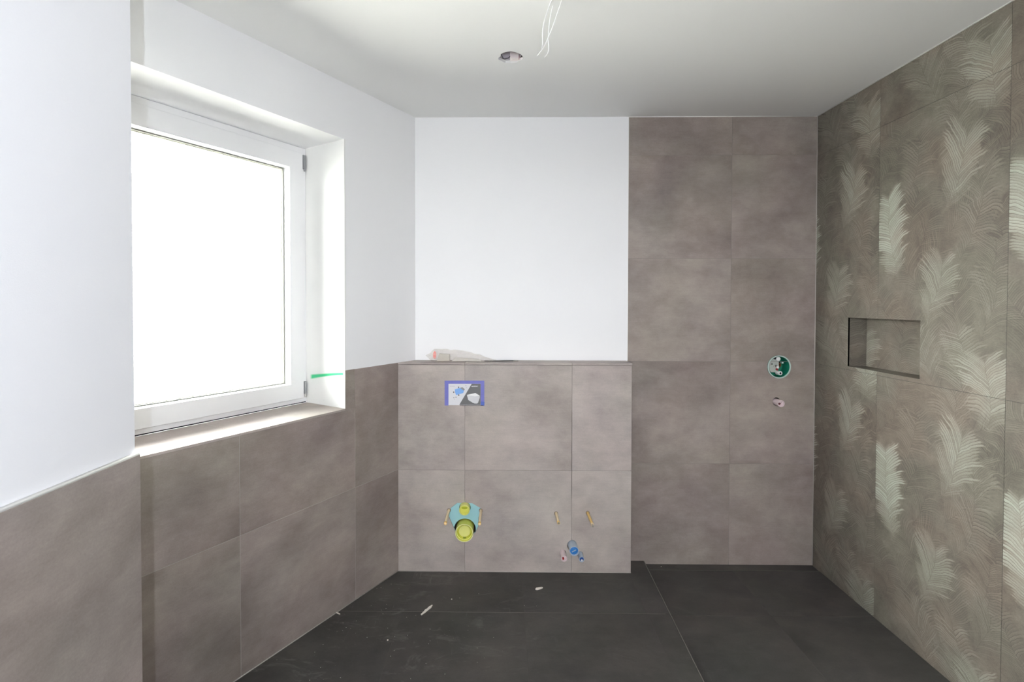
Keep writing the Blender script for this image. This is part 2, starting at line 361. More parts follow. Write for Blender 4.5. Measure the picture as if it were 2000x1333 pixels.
# ------------------------------------------------------------------ builders
def link(name, me, mat, parent=None, M=None, smooth=False):
    o = bpy.data.objects.new(name, me); COL.objects.link(o)
    if mat is not None and len(me.materials) == 0: me.materials.append(mat)
    if smooth:
        for p in me.polygons: p.use_smooth = True
    if M is not None: o.matrix_basis = M
    if parent is not None:
        o.parent = parent; o.matrix_parent_inverse = wmat(parent).inverted()
    return o
def wmat(o):
    m = o.matrix_basis.copy()
    if o.parent: m = wmat(o.parent) @ o.matrix_parent_inverse @ m
    return m
def struct(o, label, cat):
    o['kind'] = 'structure'; o['label'] = label; o['category'] = cat; return o
def tag(o, label, cat, group=None):
    o['label'] = label; o['category'] = cat
    if group: o['group'] = group
    return o
def thing(name, label, cat, loc, group=None, M=None):
    o = bpy.data.objects.new(name, None); COL.objects.link(o); o.empty_display_size = .05
    o.matrix_basis = M if M is not None else Matrix.Translation(Vector(loc))
    return tag(o, label, cat, group)

def prism(name, outer, holes, M, d0, d1, mat, parent=None, org=(0, 0), bevel=0):
    """polygon with holes in plane coords, extruded from depth d0 (back) to d1 (front) along the local z; object origin at org"""
    ox, oy = org
    loops = [list(outer)] + [list(h) for h in holes]
    def area(l): return sum(l[i][0]*l[(i+1) % len(l)][1]-l[(i+1) % len(l)][0]*l[i][1] for i in range(len(l)))/2
    if area(loops[0]) < 0: loops[0].reverse()
    for h in loops[1:]:
        if area(h) > 0: h.reverse()
    pts = [Vector((x-ox, y-oy, 0)) for l in loops for x, y in l]
    tris = tessellate_polygon([[Vector((x-ox, y-oy, 0)) for x, y in l] for l in loops])
    n = len(pts); V = []; Fc = []
    rings = [(d0, pts)]
    if bevel:
        # front ring slightly inset so that each piece has an eased edge
        ins = []; k = 0
        for l in loops:
            m_ = len(l)
            for i in range(m_):
                p0, p1, p2 = Vector(l[i-1]), Vector(l[i]), Vector(l[(i+1) % m_])
                e1 = (p1-p0).normalized(); e2 = (p2-p1).normalized()
                nn = Vector((-e1.y, e1.x))+Vector((-e2.y, e2.x))
                if nn.length > 1e-6: nn.normalize()
                ins.append(pts[k]+Vector((nn.x, nn.y, 0))*bevel); k += 1
        rings += [(d1-bevel, pts), (d1, ins)]
    else: rings += [(d1, pts)]
    for d, P in rings: V += [(p.x, p.y, d) for p in P]
    nr = len(rings)
    for t in tris:
        a, b, c = t
        nz = (pts[b]-pts[a]).cross(pts[c]-pts[a]).z
        f = (a, b, c) if nz > 0 else (a, c, b)
        Fc.append(tuple(i+n*(nr-1) for i in f)); Fc.append(f[::-1])
    st = 0
    for l in loops:
        m_ = len(l)
        for i in range(m_):
            a, b = st+i, st+(i+1) % m_
            for r in range(nr-1): Fc.append((a+r*n, b+r*n, b+(r+1)*n, a+(r+1)*n))
        st += m_
    me = bpy.data.meshes.new(name); me.from_pydata(V, [], Fc); me.update()
    if isinstance(mat, list):      # leaf-print tile: cut into the zones of the print and give each its share of the fronds
        bm = bmesh.new(); bm.from_mesh(me)
        for ax, k_, st_ in ((0, ZX, .6), (1, ZY, 1.2)):
            for c_ in range(1, k_):
                co = [0, 0, 0]; no = [0, 0, 0]; co[ax] = st_*c_/k_; no[ax] = 1
                bmesh.ops.bisect_plane(bm, geom=bm.verts[:]+bm.edges[:]+bm.faces[:], plane_co=co, plane_no=no)
        for f in bm.faces:
            c_ = f.calc_center_median()
            f.material_index = min(max(int(c_.x/.6*ZX), 0), ZX-1)+ZX*min(max(int(c_.y/1.2*ZY), 0), ZY-1)
        bm.to_mesh(me); bm.free()
        for m_ in mat: me.materials.append(m_)
        mat = None
    return link(name, me, mat, parent, M @ Matrix.Translation((ox, oy, 0)))
def rect(x0, y0, x1, y1): return [(x0, y0), (x1, y0), (x1, y1), (x0, y1)]
def circ(x, y, r, n=40, ry=None, a0=0): return [(x+r*math.cos(a0+2*math.pi*i/n), y+(ry or r)*math.sin(a0+2*math.pi*i/n)) for i in range(n)]
def boxw(name, lo, hi, mat, parent=None):
    return prism(name, rect(lo[0], lo[1], hi[0], hi[1]), [], F_FLOOR, lo[2], hi[2], mat, parent, org=(lo[0], lo[1]))

def lathe(name, prof, M, mat, parent=None, n=36, smooth=True, wob=0):
    """prof: (radius, z) list, revolved round local z"""
    V = []; Fc = []
    for r, z in prof:
        for i in range(n):
            a = 2*math.pi*i/n; k = 1+wob*math.sin(a*3+z*50)
            V.append((r*k*math.cos(a), r*k*math.sin(a), z))
    for j in range(len(prof)-1):
        for i in range(n):
            a, b = j*n+i, j*n+(i+1) % n
            Fc.append((a, b, b+n, a+n))
    if prof[-1][0] > 1e-5:      # ring profile: close it on itself
        L_ = (len(prof)-1)*n
        for i in range(n): Fc.append((L_+i, L_+(i+1) % n, (i+1) % n, i))
    elif prof[0][0] > 1e-5: Fc.append(tuple(range(n))[::-1])
    me = bpy.data.meshes.new(name); me.from_pydata(V, [], Fc)
    o = link(name, me, mat, parent, M)
    if smooth:
        for p in me.polygons: p.use_smooth = len(p.vertices) == 4
        try: me.set_sharp_from_angle(angle=math.radians(40))
        except Exception: pass
    return o
def tube(name, pts, r, mat, parent=None, n=10, rfun=None):
    pts = [Vector(p) for p in pts]; V = []; Fc = []
    base = wmat(parent).translation if parent else Vector((0, 0, 0))
    prev = None
    for k, p in enumerate(pts):
        t = (pts[min(k+1, len(pts)-1)]-pts[max(k-1, 0)]).normalized()
        if prev is None: a = t.orthogonal().normalized()
        else: a = (prev-t*prev.dot(t)).normalized()
        prev = a; b = t.cross(a); rr = rfun(k/(len(pts)-1)) if rfun else r
        for i in range(n):
            an = 2*math.pi*i/n; V.append(p-base+(a*math.cos(an)+b*math.sin(an))*rr)
    for k in range(len(pts)-1):
        for i in range(n):
            x, y = k*n+i, k*n+(i+1) % n; Fc.append((x, y, y+n, x+n))
    Fc.append(tuple(range(n))[::-1]); Fc.append(tuple((len(pts)-1)*n+i for i in range(n)))
    me = bpy.data.meshes.new(name); me.from_pydata([tuple(v) for v in V], [], Fc)
    o = link(name, me, mat, parent, Matrix.Translation(base)); 
    for p in me.polygons: p.use_smooth = len(p.vertices) == 4
    return o

TT = .009      # tile thickness
GAP = .0009
def clip(poly, nx, ny, d):
    """keep the side nx*x+ny*y <= d"""
    out = []
    for i in range(len(poly)):
        p, q2 = poly[i], poly[(i+1) % len(poly)]
        a = nx*p[0]+ny*p[1]-d; b = nx*q2[0]+ny*q2[1]-d
        if a <= 0: out.append(p)
        if (a < 0 < b) or (b < 0 < a):
            t = a/(a-b); out.append((p[0]+(q2[0]-p[0])*t, p[1]+(q2[1]-p[1])*t))
    return out
def tiles(xs, ys, M, mat, parent, name='tile', holes=(), front=0, cell=None, top=None, rnd=.00025, gap=GAP):
    """grid of tiles between the joints xs and ys; holes = list of polygons that are cut into the tile that contains / overlaps them"""
    out = []
    for i in range(len(xs)-1):
        for j in range(len(ys)-1):
            x0, x1, y0, y1 = xs[i]+gap, xs[i+1]-gap, ys[j]+gap, ys[j+1]-gap
            poly = rect(x0, y0, x1, y1); hs = []
            for h in holes:
                hx0, hx1 = min(p[0] for p in h), max(p[0] for p in h); hy0, hy1 = min(p[1] for p in h), max(p[1] for p in h)
                if hx0 > x0 and hx1 < x1 and hy0 > y0 and hy1 < y1: hs.append(h)
                elif hx1 > x0 and hx0 < x1 and hy1 > y0 and hy0 < y1:
                    # hole straddles an edge: notch. clip hole to tile and splice it in (left or right edge)
                    hc = clip(clip(clip(clip(h, -1, 0, -x0), 1, 0, x1), 0, -1, -y0), 0, 1, y1)
                    if len(hc) < 3: continue
                    poly = notch(poly, hc, 'L' if hx0 < x0 else 'R' if hx1 > x1 else 'B' if hy0 < y0 else 'T')
            org = (cell[0](i), cell[1](j)) if cell else (x0, y0)
            o = prism(name, poly, hs, M, front-TT, front+random.uniform(-rnd, rnd), mat, parent, org=org, bevel=.0006)
            out.append(o)
    return out
def notch(poly, hc, side):
    """cut the polygon hc, which touches the given edge (L R T B) of poly (ccw), out of poly"""
    ax = 0 if side in 'LR' else 1
    xe = (min if side in 'LB' else max)(p[ax] for p in poly)
    sg = {'L': -1, 'R': 1, 'T': -1, 'B': 1}[side]; o = 1-ax
    on = [p for p in hc if abs(p[ax]-xe) < 1e-6]
    on.sort(key=lambda p: sg*p[o]); e0, e1 = on[0], on[-1]
    k = hc.index(e0); seq = hc[k:]+hc[:k]
    if abs(seq[1][ax]-xe) < 1e-6: seq = [seq[0]]+seq[1:][::-1]
    path = [e0]+[p for p in seq[1:] if abs(p[ax]-xe) >= 1e-6]+[e1]
    out = []
    for i, p in enumerate(poly):
        out.append(p); q2 = poly[(i+1) % len(poly)]
        if abs(p[ax]-xe) < 1e-9 and abs(q2[ax]-xe) < 1e-9 and sg*p[o] < sg*e0[o] and sg*q2[o] > sg*e1[o]: out += path
    return out

# ================================================================== STRUCTURE
BK = .012   # how far the plaster behind tiles sits back
gd = boxw('ground_outside', (-60, -40, -1.3), (40, 60, -1.2), simple('pale_gravel', srgb(160, 159, 153), .9, var=.1, bscale=3)); struct(gd, 'pale ground outside the building', 'ground')
# ---- window wall (left), local x = -s
WS0, WS1, WZ0, WZ1 = .524, 1.74, .9906, 2.3230
wl = prism('wall_left', rect(-2.35, -.05, .25, H+.05), [rect(-WS1, WZ0-.0105, -WS0, WZ1)], F_LEFT, -.42, -.003, PAINT)
struct(wl, 'white painted angled wall with the window, grey tiles on its lower half', 'wall')
# ---- recess behind the tiled zone is the same plane; tiles are set flush-proud of the paint
colL = [-2.263, -1.663, -1.063, -.463, .0]
tiles([-2.263, -1.663, -1.063, -.463, -.002], [-.024+.024, .5761], F_LEFT, TAUPE, wl, front=.0006)
# top row, cut round the window
for x0, x1 in ((-2.263, -1.663), (-1.663, -1.063), (-1.063, -.463), (-.463, -.002)):
    p = rect(x0+GAP, .5761+GAP, x1-GAP, ZL-.0005)
    if x0 < -WS0 < x1 and not x1 <= -WS0:
        if x0 == -1.063:
            p = [(x0+GAP, .5761+GAP), (x1-GAP, .5761+GAP), (x1-GAP, ZL), (-WS0, ZL), (-WS0, WZ0-.010), (x0+GAP, WZ0-.010)]
    if x1 <= -1.0: 
        if x0 >= -WS1-.001 or x0 < -WS1: p = rect(x0+GAP, .5761+GAP, x1-GAP, WZ0-.010)
    prism('tile', p, [], F_LEFT, -TT, .0006+random.uniform(-.0003, .0003), TAUPE, wl, org=(x0, .5761), bevel=.0006)
# window reveal linings (painted jamb with the sprayed mark)
FJ = frame(Vector((XL, YB, 0))+Vector((-ss, -cc, 0))*WS0, (-ss, -cc, 0))   # normal along +s ; local x = Z x n
# local x of FJ = Z x (-ss,-cc,0) = (cc,-ss,0) = wall normal -> depth = -x ; flip so that x = depth: build mirrored frame
FJ2 = Matrix((Vector((-cc, ss, 0)), Vector((0, 0, 1)), Vector((ss, cc, 0)))).transposed().to_4x4()
FJ2.translation = Vector((XL, YB, 0))+Vector((-ss, -cc, 0))*WS0
prism('jamb_lining', rect(.0005, WZ0, .296, WZ1), [], FJ2, -.0025, .006, JAMB, wl)
# ---- window
WN = bpy.data.objects.new('window_1', None); COL.objects.link(WN); WN.matrix_basis = F_LEFT @ Matrix.Translation((-1.1, 1.0, -.3))
struct(WN, 'white plastic tilt window with one large pane set deep in the wall', 'window')
def wring(name, s0, z0, s1, z1, t, d0, d1, mat, bevel=0, par=WN, ts=None):
    tl, tb, tr, tt = ts or (t, t, t, t)
    return prism(name, rect(-s1, z0, -s0, z1), [rect(-s1+tl, z0+tb, -s0-tr, z1-tt)], F_LEFT, d0, d1, mat, par, bevel=bevel)
wring('window_frame', WS0+.0035, WZ0+.006, WS1-.0035, WZ1-.002, .05, -.37, -.295, PVC, .0015)
wring('sash', .5505, 1.0187, WS1-.03, 2.2900, 0, -.335, -.2835, PVC, .0025, ts=(.075, 1.1001-1.0187, .627-.5505, 2.2900-2.2039))
wring('glazing_gasket', .627, 1.1001, WS1-.105, 2.2039, .0042, -.345, -.3335, GASK)
wring('spacer_bar', .627, 1.1001, WS1-.105, 2.2039, .0075, -.372, -.350, SPACER)
prism('pane', rect(-WS1+.103, 1.0985, -.625, 2.2055), [], F_LEFT, -.3495, -.3455, GLASS, WN)
for z0, z1 in ((2.2127, 2.2832), (1.040, 1.104)):
    h = prism('hinge', rect(-.5495, z0, -.5365, z1), [], F_LEFT, -.294, -.279, HINGE, WN, bevel=.002)
    lathe('hinge_pin', [(.0046, 0), (.0046, .018), (.003, .020)], F_LEFT @ Matrix.Translation((-.541, z0-.012 if z0 > 2 else 1.022, -.284)) @ Matrix.Rotation(-math.pi/2, 4, 'X'), HINGE if z0 > 2 else STEEL, h, n=14)
prism('gap_shade', rect(-WS1+.004, WZ0+.0003, -WS0-.004, WZ0+.006), [], F_LEFT, -.37, -.30, BLACK, WN)  # black strip painted as the shade in the gap under the frame
# ---- sill tiles
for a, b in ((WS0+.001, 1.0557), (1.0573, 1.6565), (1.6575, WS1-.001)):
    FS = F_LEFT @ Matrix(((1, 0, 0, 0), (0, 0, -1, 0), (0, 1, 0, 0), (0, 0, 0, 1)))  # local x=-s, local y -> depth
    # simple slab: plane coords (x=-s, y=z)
    prism('sill_tile', rect(-b, WZ0-.0098, -a, WZ0), [], F_LEFT, -.296, .0012, TAUPE_L, wl, org=(-b, WZ0-.0098), bevel=.0008)  # paler tile colour stands in for the overexposing window light on the sill

# ---- back wall
wb = prism('wall_back', rect(-.9, -.05, XR+.25, H+.05), [circ(1.6135, 1.146, .0665), circ(1.602, .9425, .0235, 24)], F_BACK, -.2, -TT+.0, SCREED)
struct(wb, 'back wall, left part painted white and right part clad in grey-brown tiles', 'wall')
prism('plaster_coat', rect(XL-.02, ZL-.03, XT-.0012, H), [], F_BACK, -TT, -.0015, PAINT, wb)
tiles([XT, 1.3318, XR], [-.05, .5768, 1.1768, 1.7768, 2.3768, H-.002], F_BACK, TAUPE, wb,
      holes=[circ(1.6135, 1.146, .0672), circ(1.602, .9425, .0228, 24, ry=.0245)])
prism('edge_profile', rect(XT-.0012, ZL, XT+.0006, H), [], F_BACK, -TT, .0006, WHITEP, wb)
boxw('cavity_shade_back', (.9, YB+.2, .6), (XR+.2, YB+.22, 1.5), BLACK, wb)  # black panel painted as the shade behind the shower openings

# ---- low installation wall
Fc_ = lambda x, y: (x, y)
hexh = [(-.2511,.3896),(-.2886,.3604),(-.3002,.3138),(-.2626,.2298),(-.238,.200),(-.178,.200),(-.1471,.2248),(-.130,.262),(-.1305,.306),(-.1145,.3586),(-.1674,.3887)]
plate_h = rect(-.3185, .9435, -.1015, 1.0775)
wasteh = circ(.3957, .1533, .0275, 28, ry=.030)
coldh = circ(.4405, .1035, .0165, 20); hoth = circ(.3440, .1110, .0185, 20)
xl_p = XL-(YB-YP)*TA+.002
wp = prism('wall_low', rect(xl_p, -.02, XPR-TT, ZL-TT-.001), [circ(-.2078, .2447, .0640), circ(-.2078, .3650, .034), circ(.3957, .1533, .0275), circ(.4405, .1035, .0165), circ(.3440, .1110, .0185)], F_PRE, -(YB-YP)+.0095, -TT, SCREED)
struct(wp, 'knee-high boxed pipe wall clad in light grey-brown tiles with a tiled ledge', 'wall')
wp['label'] = 'half-height boxed-out wall in light grey-brown tiles under the white back wall'
tiles([xl_p, -.2081, .3919, XPR], [0.0005, .5761, ZL-TT-.0012], F_PRE, TAUPE_L, wp,
      holes=[hexh, plate_h, wasteh, coldh, hoth])
FLEDGE = frame((0, 0, ZL), (0, 0, 1), (1, 0, 0))
for a, b in ((xl_p, -.2081), (-.2081, .3919), (.3919, XPR+.0015)):
    p = rect(a+GAP, YP-.0045, b-GAP, YB-.002)
    if a == xl_p:
        p = [(xl_p+.001, YP-.0045), (b-GAP, YP-.0045), (b-GAP, YB-.002), (XL+.002, YB-.002)]
    prism('ledge_tile', p, [], FLEDGE, -TT, 0, TAUPE_L, wp, org=(a, YP), bevel=.0007)
FSIDE = frame((XPR, 0, 0), (1, 0, 0))
for z0, z1 in ((.0005, .5761), (.5761, ZL-TT-.0012)):
    prism('side_tile', rect(YP+.0012, z0+GAP, YB-.0095, z1-GAP), [], FSIDE, -TT, 0, TAUPE_L, wp, org=(YP, z0), bevel=.0006)
boxw('cavity_shade_sheet', (-.55, YB-.006, .05), (.6, YB-.004, .6), BLACK, wp)  # black sheet painted as the shade inside the pipe holes

# ---- right wall with leaf-print tiles and niche
NY0, NY1, NZ0, NZ1, ND = 2.127, 2.566, 1.186, 1.442, .098
nich = rect(-NY1, NZ0, -NY0, NZ1)
wr = prism('wall_right', rect(-YB-.05, -.05, -YREAR+.05, H+.05), [rect(-NY1-TT, NZ0-TT, -NY0+TT, NZ1+TT)], F_RIGHT, -.3, -TT, SCREED)
struct(wr, 'right wall clad in olive-beige tiles printed with palm fronds, small niche in it', 'wall')
jx = [-YB] + [-(2.366-.6*k) for k in range(0, 7)] + [-YREAR]
jx = [x for x in jx if x <= -YREAR+1e-6]
jz = [-.033+.0001, 1.167, 2.367, H-.001]
for i in range(len(jx)-1):
    for j in range(3):
        z0, z1 = jz[j], jz[j+1]
        ox = jx[i] if i > 0 else -2.966
        org = (ox, [-.033, 1.167, 2.367][j])
        x0, x1 = jx[i]+GAP*.8, jx[i+1]-GAP*.8
        poly = rect(x0, z0+GAP*.8, x1, z1-GAP*.8)
        if j == 1 and x1 > -NY1 and x0 < -NY0:
            hc = clip(clip(nich, -1, 0, -x0), 1, 0, x1)
            if min(p[0] for p in nich) < x0: poly = notch(poly, hc, 'L')
            elif max(p[0] for p in nich) > x1: poly = notch(poly, hc, 'R')
        prism('tile', poly, [], F_RIGHT, -TT, random.uniform(-.0002, .0002), LEAF, wr, org=org, bevel=.0005)
def ntile(M, poly, org, d0=-TT, d1=0): return prism('niche_tile', poly, [], M, d0, d1, LEAF, wr, org=org, bevel=.0005)
ntile(frame((XR+ND, 0, 0), (-1, 0, 0)), rect(-NY1-TT+.001, NZ0-TT+.001, -NY0+TT-.001, NZ1+TT-.001), (-NY1-.33, NZ0-.35))
FN1 = frame((0, NY1, 0), (0, -1, 0)); ntile(FN1, rect(XR+.0006, NZ0-.0005, XR+ND-.0008, NZ1), (XR-.2, NZ0-.8))
FN2 = frame((0, NY0, 0), (0, 1, 0)); ntile(FN2, rect(-XR-ND+.0008, NZ0-.0005, -XR-.0006, NZ1), (-XR-.5, NZ0-.8))
FN3 = frame((0, 0, NZ0), (0, 0, 1), (1, 0, 0)); ntile(FN3, rect(XR+.0006, NY0, XR+ND-.001, NY1), (XR-.3, NY0-.2))
FN4 = frame((0, 0, NZ1), (0, 0, -1), (1, 0, 0)); ntile(FN4, rect(XR+.0006, -NY1, XR+ND-.001, -NY0), (XR-.3, -NY1-.2))

# ---- near left wall (stub beside the window recess)
FST = frame((XS, 0, 0), (1, 0, 0))
ws = prism('wall_near_left', rect(YREAR-.1, -.05, YST, H+.05), [], FST, -1.35, 0, PAINT)
struct(ws, 'near white wall at the left edge with dark grey tiles below', 'wall')
tiles([-1.3485, -.7485, -.1485, .4515, YST], [-.0, .5761, 1.1812], F_STUB, TAUPE, ws)
prism('adhesive_bed', rect(YREAR, 0, YST-.001, 1.180), [], FST, 0, XS2-XS-TT, SCREED, ws)
# ---- unseen rear wall, doorway added to pass frontal fill daylight
wre = prism('wall_rear', rect(-XR-.2, -.05, 1.6, H+.05), [rect(-.55, .0005, .35, 2.02)], F_REAR, -.14, 0, PAINT)
struct(wre, 'unseen white wall behind the camera with a doorway added for fill light', 'wall')
fill_wall = prism('wall_fill_opening', rect(-2.3, -.2, 2.3, H+.2), [rect(-.30, 1.15, .50, 1.95)], frame((0, YREAR-1.4, 0), (0, 1, 0)), -.1, 0, PAINT)  # unseen wall, its opening added to bring in frontal daylight
struct(fill_wall, 'unseen white wall behind the added doorway, with an opening added for frontal fill daylight', 'wall')
for sx in (-2.3, 2.2): boxw('side_panel', (sx, YREAR-1.5, -.1), (sx+.1, YREAR-.14, H+.15), PAINT, fill_wall)

# ---- floor
TRX0, TRY0, TRX1, TRY1 = .8347, 2.7813, .8098, 1.9202
tdx, tdy = TRX1-TRX0, TRY1-TRY0
def trx(y): return TRX0+(y-TRY0)*tdx/tdy
nl = math.hypot(tdx, tdy); nx_, ny_ = (-tdy/nl), (tdx/nl)       # points to +x
if nx_ < 0: nx_, ny_ = -nx_, -ny_
dline = nx_*TRX0+ny_*TRY0
fl = boxw('floor', (-2.3, YREAR-1.5, -.16), (XR+.2, YB+.02, -.031), SCREED)
struct(fl, 'dark anthracite tiled floor, slightly lower in the shower area at right', 'floor')
prism('screed_bed', clip(rect(-2.3, YREAR-1.5, 2.0, YB), nx_, ny_, dline-.003), [], F_FLOOR, -.031, -TT-.0005, SCREED, fl)
xs_ = [-1.69, -1.09, -.49, .11, .71, 1.31]
ys_ = [YREAR, -.655+.0, -.055, .545, 1.145, 1.745, 2.345, YB]
xs_ = [-2.29]+xs_
wlx = lambda y: XL-(YB-y)*TA   # wall line x at y
for i in range(len(xs_)-1):
    for j in range(len(ys_)-1):
        p = rect(xs_[i]+GAP, ys_[j]+GAP, xs_[i+1]-GAP, ys_[j+1]-GAP)
        p = clip(p, nx_, ny_, dline-.0022)
        if len(p) < 3: continue
        # window wall: keep points on the room side: cc*(x-XL) - ss*(y-YB) >= .002
        p = clip(p, -cc, ss, -cc*XL+ss*YB-.0025)
        if len(p) < 3: continue
        if ys_[j] < YST and True:
            p2 = clip(p, -1, 0, -(XS2+.002)) if ys_[j+1] <= YST+.1 else p
            p = p2
            if len(p) < 3: continue
        if ys_[j+1] > YP:
            if xs_[i+1] <= XPR: p = clip(p, 0, 1, YP-.0022)
            elif xs_[i] < XPR:   # tile that wraps the end of the low wall
                p = [(xs_[i]+GAP, ys_[j]+GAP), (trx(ys_[j])-.0022, ys_[j]+GAP), (trx(YB)-.0022, YB-.001), (XPR+.002, YB-.001), (XPR+.002, YP-.0022), (xs_[i]+GAP, YP-.0022)]
        if len(p) < 3: continue
        prism('tile', p, [], F_FLOOR, -TT, random.uniform(-.0003, .0002), DARK, fl, org=(xs_[i], ys_[j]), bevel=.0005)
# shower floor tiles (lowered)
ZSH = -.0175
sxs = [.72, 1.322, XR-.001]; sys_ = [YREAR, -.04, .56, 1.16, 1.76, 2.36, 2.764]
for i in range(2):
    for j in range(len(sys_)-1):
        p = rect(sxs[i]+GAP, sys_[j]+GAP, sxs[i+1]-GAP, sys_[j+1]-GAP)
        p = clip(p, -nx_, -ny_, -(dline+.0022))
        if len(p) >= 3: prism('tile', p, [], F_FLOOR, ZSH-TT, ZSH+random.uniform(-.0003, .0002), DARK, fl, org=(sxs[i], sys_[j]), bevel=.0005)
prism('screed_bed', clip(rect(.6, YREAR, XR, YB), -nx_, -ny_, -(dline+.0022)), [], F_FLOOR, -.031, ZSH-TT-.0005, SCREED, fl)
# drain channel along the back wall of the shower
dr = thing('linear_drain', 'narrow tiled linear shower drain along the foot of the back wall', 'drain', (1.32, 2.80, ZSH-TT))
prism('cover_strip', rect(trx(2.8)+.003, 2.770, XR-.004, YB-.002), [], F_FLOOR, ZSH-TT, ZSH-.0012, DARK, dr, bevel=.0005)
prism('channel_edge', rect(trx(2.8)+.003, 2.7655, XR-.004, 2.7675), [], F_FLOOR, ZSH-TT, ZSH+.0003, simple('dull_steel', srgb(110, 108, 102), .45, metal=.4), dr)
# metal edge strip between bathroom and shower floor
tz = [(TRX0-.001-nx_*.0012, TRY0), ]
y0, y1 = YREAR+.01, YB-.001
EDGE = simple('worn_steel_edge', srgb(150, 146, 138), .4, metal=.5, var=.25, bscale=30)
st = prism('trim_1', [(trx(y0)-.0014, y0), (trx(y0)+.0014, y0), (trx(y1)+.0014, y1), (trx(y1)-.0014, y1)], [], F_FLOOR, -.03, .0012, EDGE)
struct(st, 'thin metal edge strip between the room floor and the shower floor', 'trim')

# ---- ceiling with cut-outs
HX, HY, HR = .0362, 2.150, .050
rag = []
rr_ = random.Random(3)
for i in range(44):
    a = 2*math.pi*i/44
    k = 1+.035*math.sin(3*a+1)+.03*math.sin(7*a)+rr_.uniform(-.025, .025)
    if 2.6 < a < 3.3: k += .12*math.sin((a-2.6)/.7*math.pi)
    if -0.5 < a < .5 or a > 5.8: k += .06
    rag.append((HX+HR*k*math.cos(a), -(HY+HR*k*math.sin(a))))
CAX, CAY = .235, 1.655
ce = prism('ceiling', rect(-2.4, -YB-.1, XR+.2, -YREAR+1.6), [rag, circ(CAX, -CAY, .02, 20)], F_CEIL, -.0125, 0, CEILP)
struct(ce, 'smooth white plaster ceiling', 'ceiling')
cs = boxw('ceiling_slab', (-2.4, YREAR-1.6, H+.09), (XR+.2, YB+.1, H+.2), SCREED, ce)

# ---- silicone and grout beads
def bead(name, a, b, r, mat):
    return tube(name, [a, b], r, mat, n=8)
t2 = bead('trim_2', (XR-.001, YB, H-.001), (XR-.001, YREAR, H-.001), .0033, SILI); struct(t2, 'thin white sealant line between right tiled wall and ceiling', 'trim')
t3 = bead('trim_3', (XT, YB-.0005, H-.001), (XR, YB-.0005, H-.001), .003, SILI); struct(t3, 'thin white sealant line between back tiles and ceiling', 'trim')
t4 = bead('trim_4', (XR-.001, YB-.001, -.016), (XR-.001, YB-.001, H-.002), .0022, GROUTL); struct(t4, 'grey sealant line in the corner between back and right tiled walls', 'trim')
t5 = bead('trim_5', (xl_p, YP-.0006, .0008), (XPR, YP-.0006, .0008), .0021, GROUTL); struct(t5, 'pale grout line where the low wall meets the floor', 'trim')
c0 = Vector((XL, YB, 0)); dv = Vector((-ss, -cc, 0)); nv = Vector((cc, -ss, 0))
t6 = bead('trim_6', c0+dv*.155+nv*.001+Z*.0008, c0+dv*2.2+nv*.001+Z*.0008, .0026, GROUTL); struct(t6, 'pale grout line where the window wall meets the floor', 'trim')
t7 = bead('trim_7', (XS+.0062, .1, 1.1812), (XS+.0062, YST-.001, 1.1812), .0058, SILI); struct(t7, 'white sealant line on top of the near left wall tiles', 'trim')
# grout fill in the joints (sits just below the tile faces)
def grout(M, x0, y0, x1, y1, par, mat=GROUT, f=-.0011): return prism('grout', rect(x0, y0, x1, y1), [], M, f-.003, f, mat, par)
for x in (-.463, -1.063, -1.663): grout(F_LEFT, x-GAP, 0, x+GAP, .98, wl, GROUTL, -.0004)
grout(F_LEFT, -2.2, .5761-GAP, -.002, .5761+GAP, wl, GROUTL, -.0004)
for x in (-.2081, .3919): grout(F_PRE, x-GAP, .45, x+GAP, .92, wp); grout(F_PRE, x-GAP, .001, x+GAP, .12 if x > 0 else .19, wp)
grout(F_PRE, -.2081-GAP, 1.08, -.2081+GAP, 1.168, wp); grout(F_PRE, .3919-GAP, .2, .3919+GAP, 1.168, wp)
grout(F_PRE, xl_p, .5761-GAP, XPR-.01, .5761+GAP, wp)
for z in (.5768, 1.1768, 1.7768, 2.3768): grout(F_BACK, XT, z-GAP, XR, z+GAP, wb)
grout(F_BACK, 1.3318-GAP, 0, 1.3318+GAP, H, wb)
for x in jx[1:-1]:
    if x < 1.2: 
        if abs(x+2.366) < .01: grout(F_RIGHT, x-GAP, 0, x+GAP, NZ0-.01, wr, GROUTD); grout(F_RIGHT, x-GAP, NZ1+.01, x+GAP, H, wr, GROUTD)
        else: grout(F_RIGHT, x-GAP, 0, x+GAP, H, wr, GROUTD)
for z in (1.167, 2.367): grout(F_RIGHT, -YB, z-GAP, 1.2, z+GAP, wr, GROUTD)
grout(F_FLOOR, -1.1, 2.345-GAP, .8, 2.345+GAP, fl, GROUT, -.0006); grout(F_FLOOR, -1.4, 1.745-GAP, .8, 1.745+GAP, fl, GROUT, -.0006)
for x in (-.49, .11, .71): grout(F_FLOOR, x-GAP, 1.2, x+GAP, YP-.003 if x < .7 else YP-.003, fl, GROUTD if x > .5 else GROUTD, -.0006)
grout(F_FLOOR, .84, 2.36-GAP, XR, 2.36+GAP, fl, GROUTD, ZSH-.0006); grout(F_FLOOR, 1.322-GAP, 1.2, 1.322+GAP, 2.763, fl, GROUTD, ZSH-.0006)

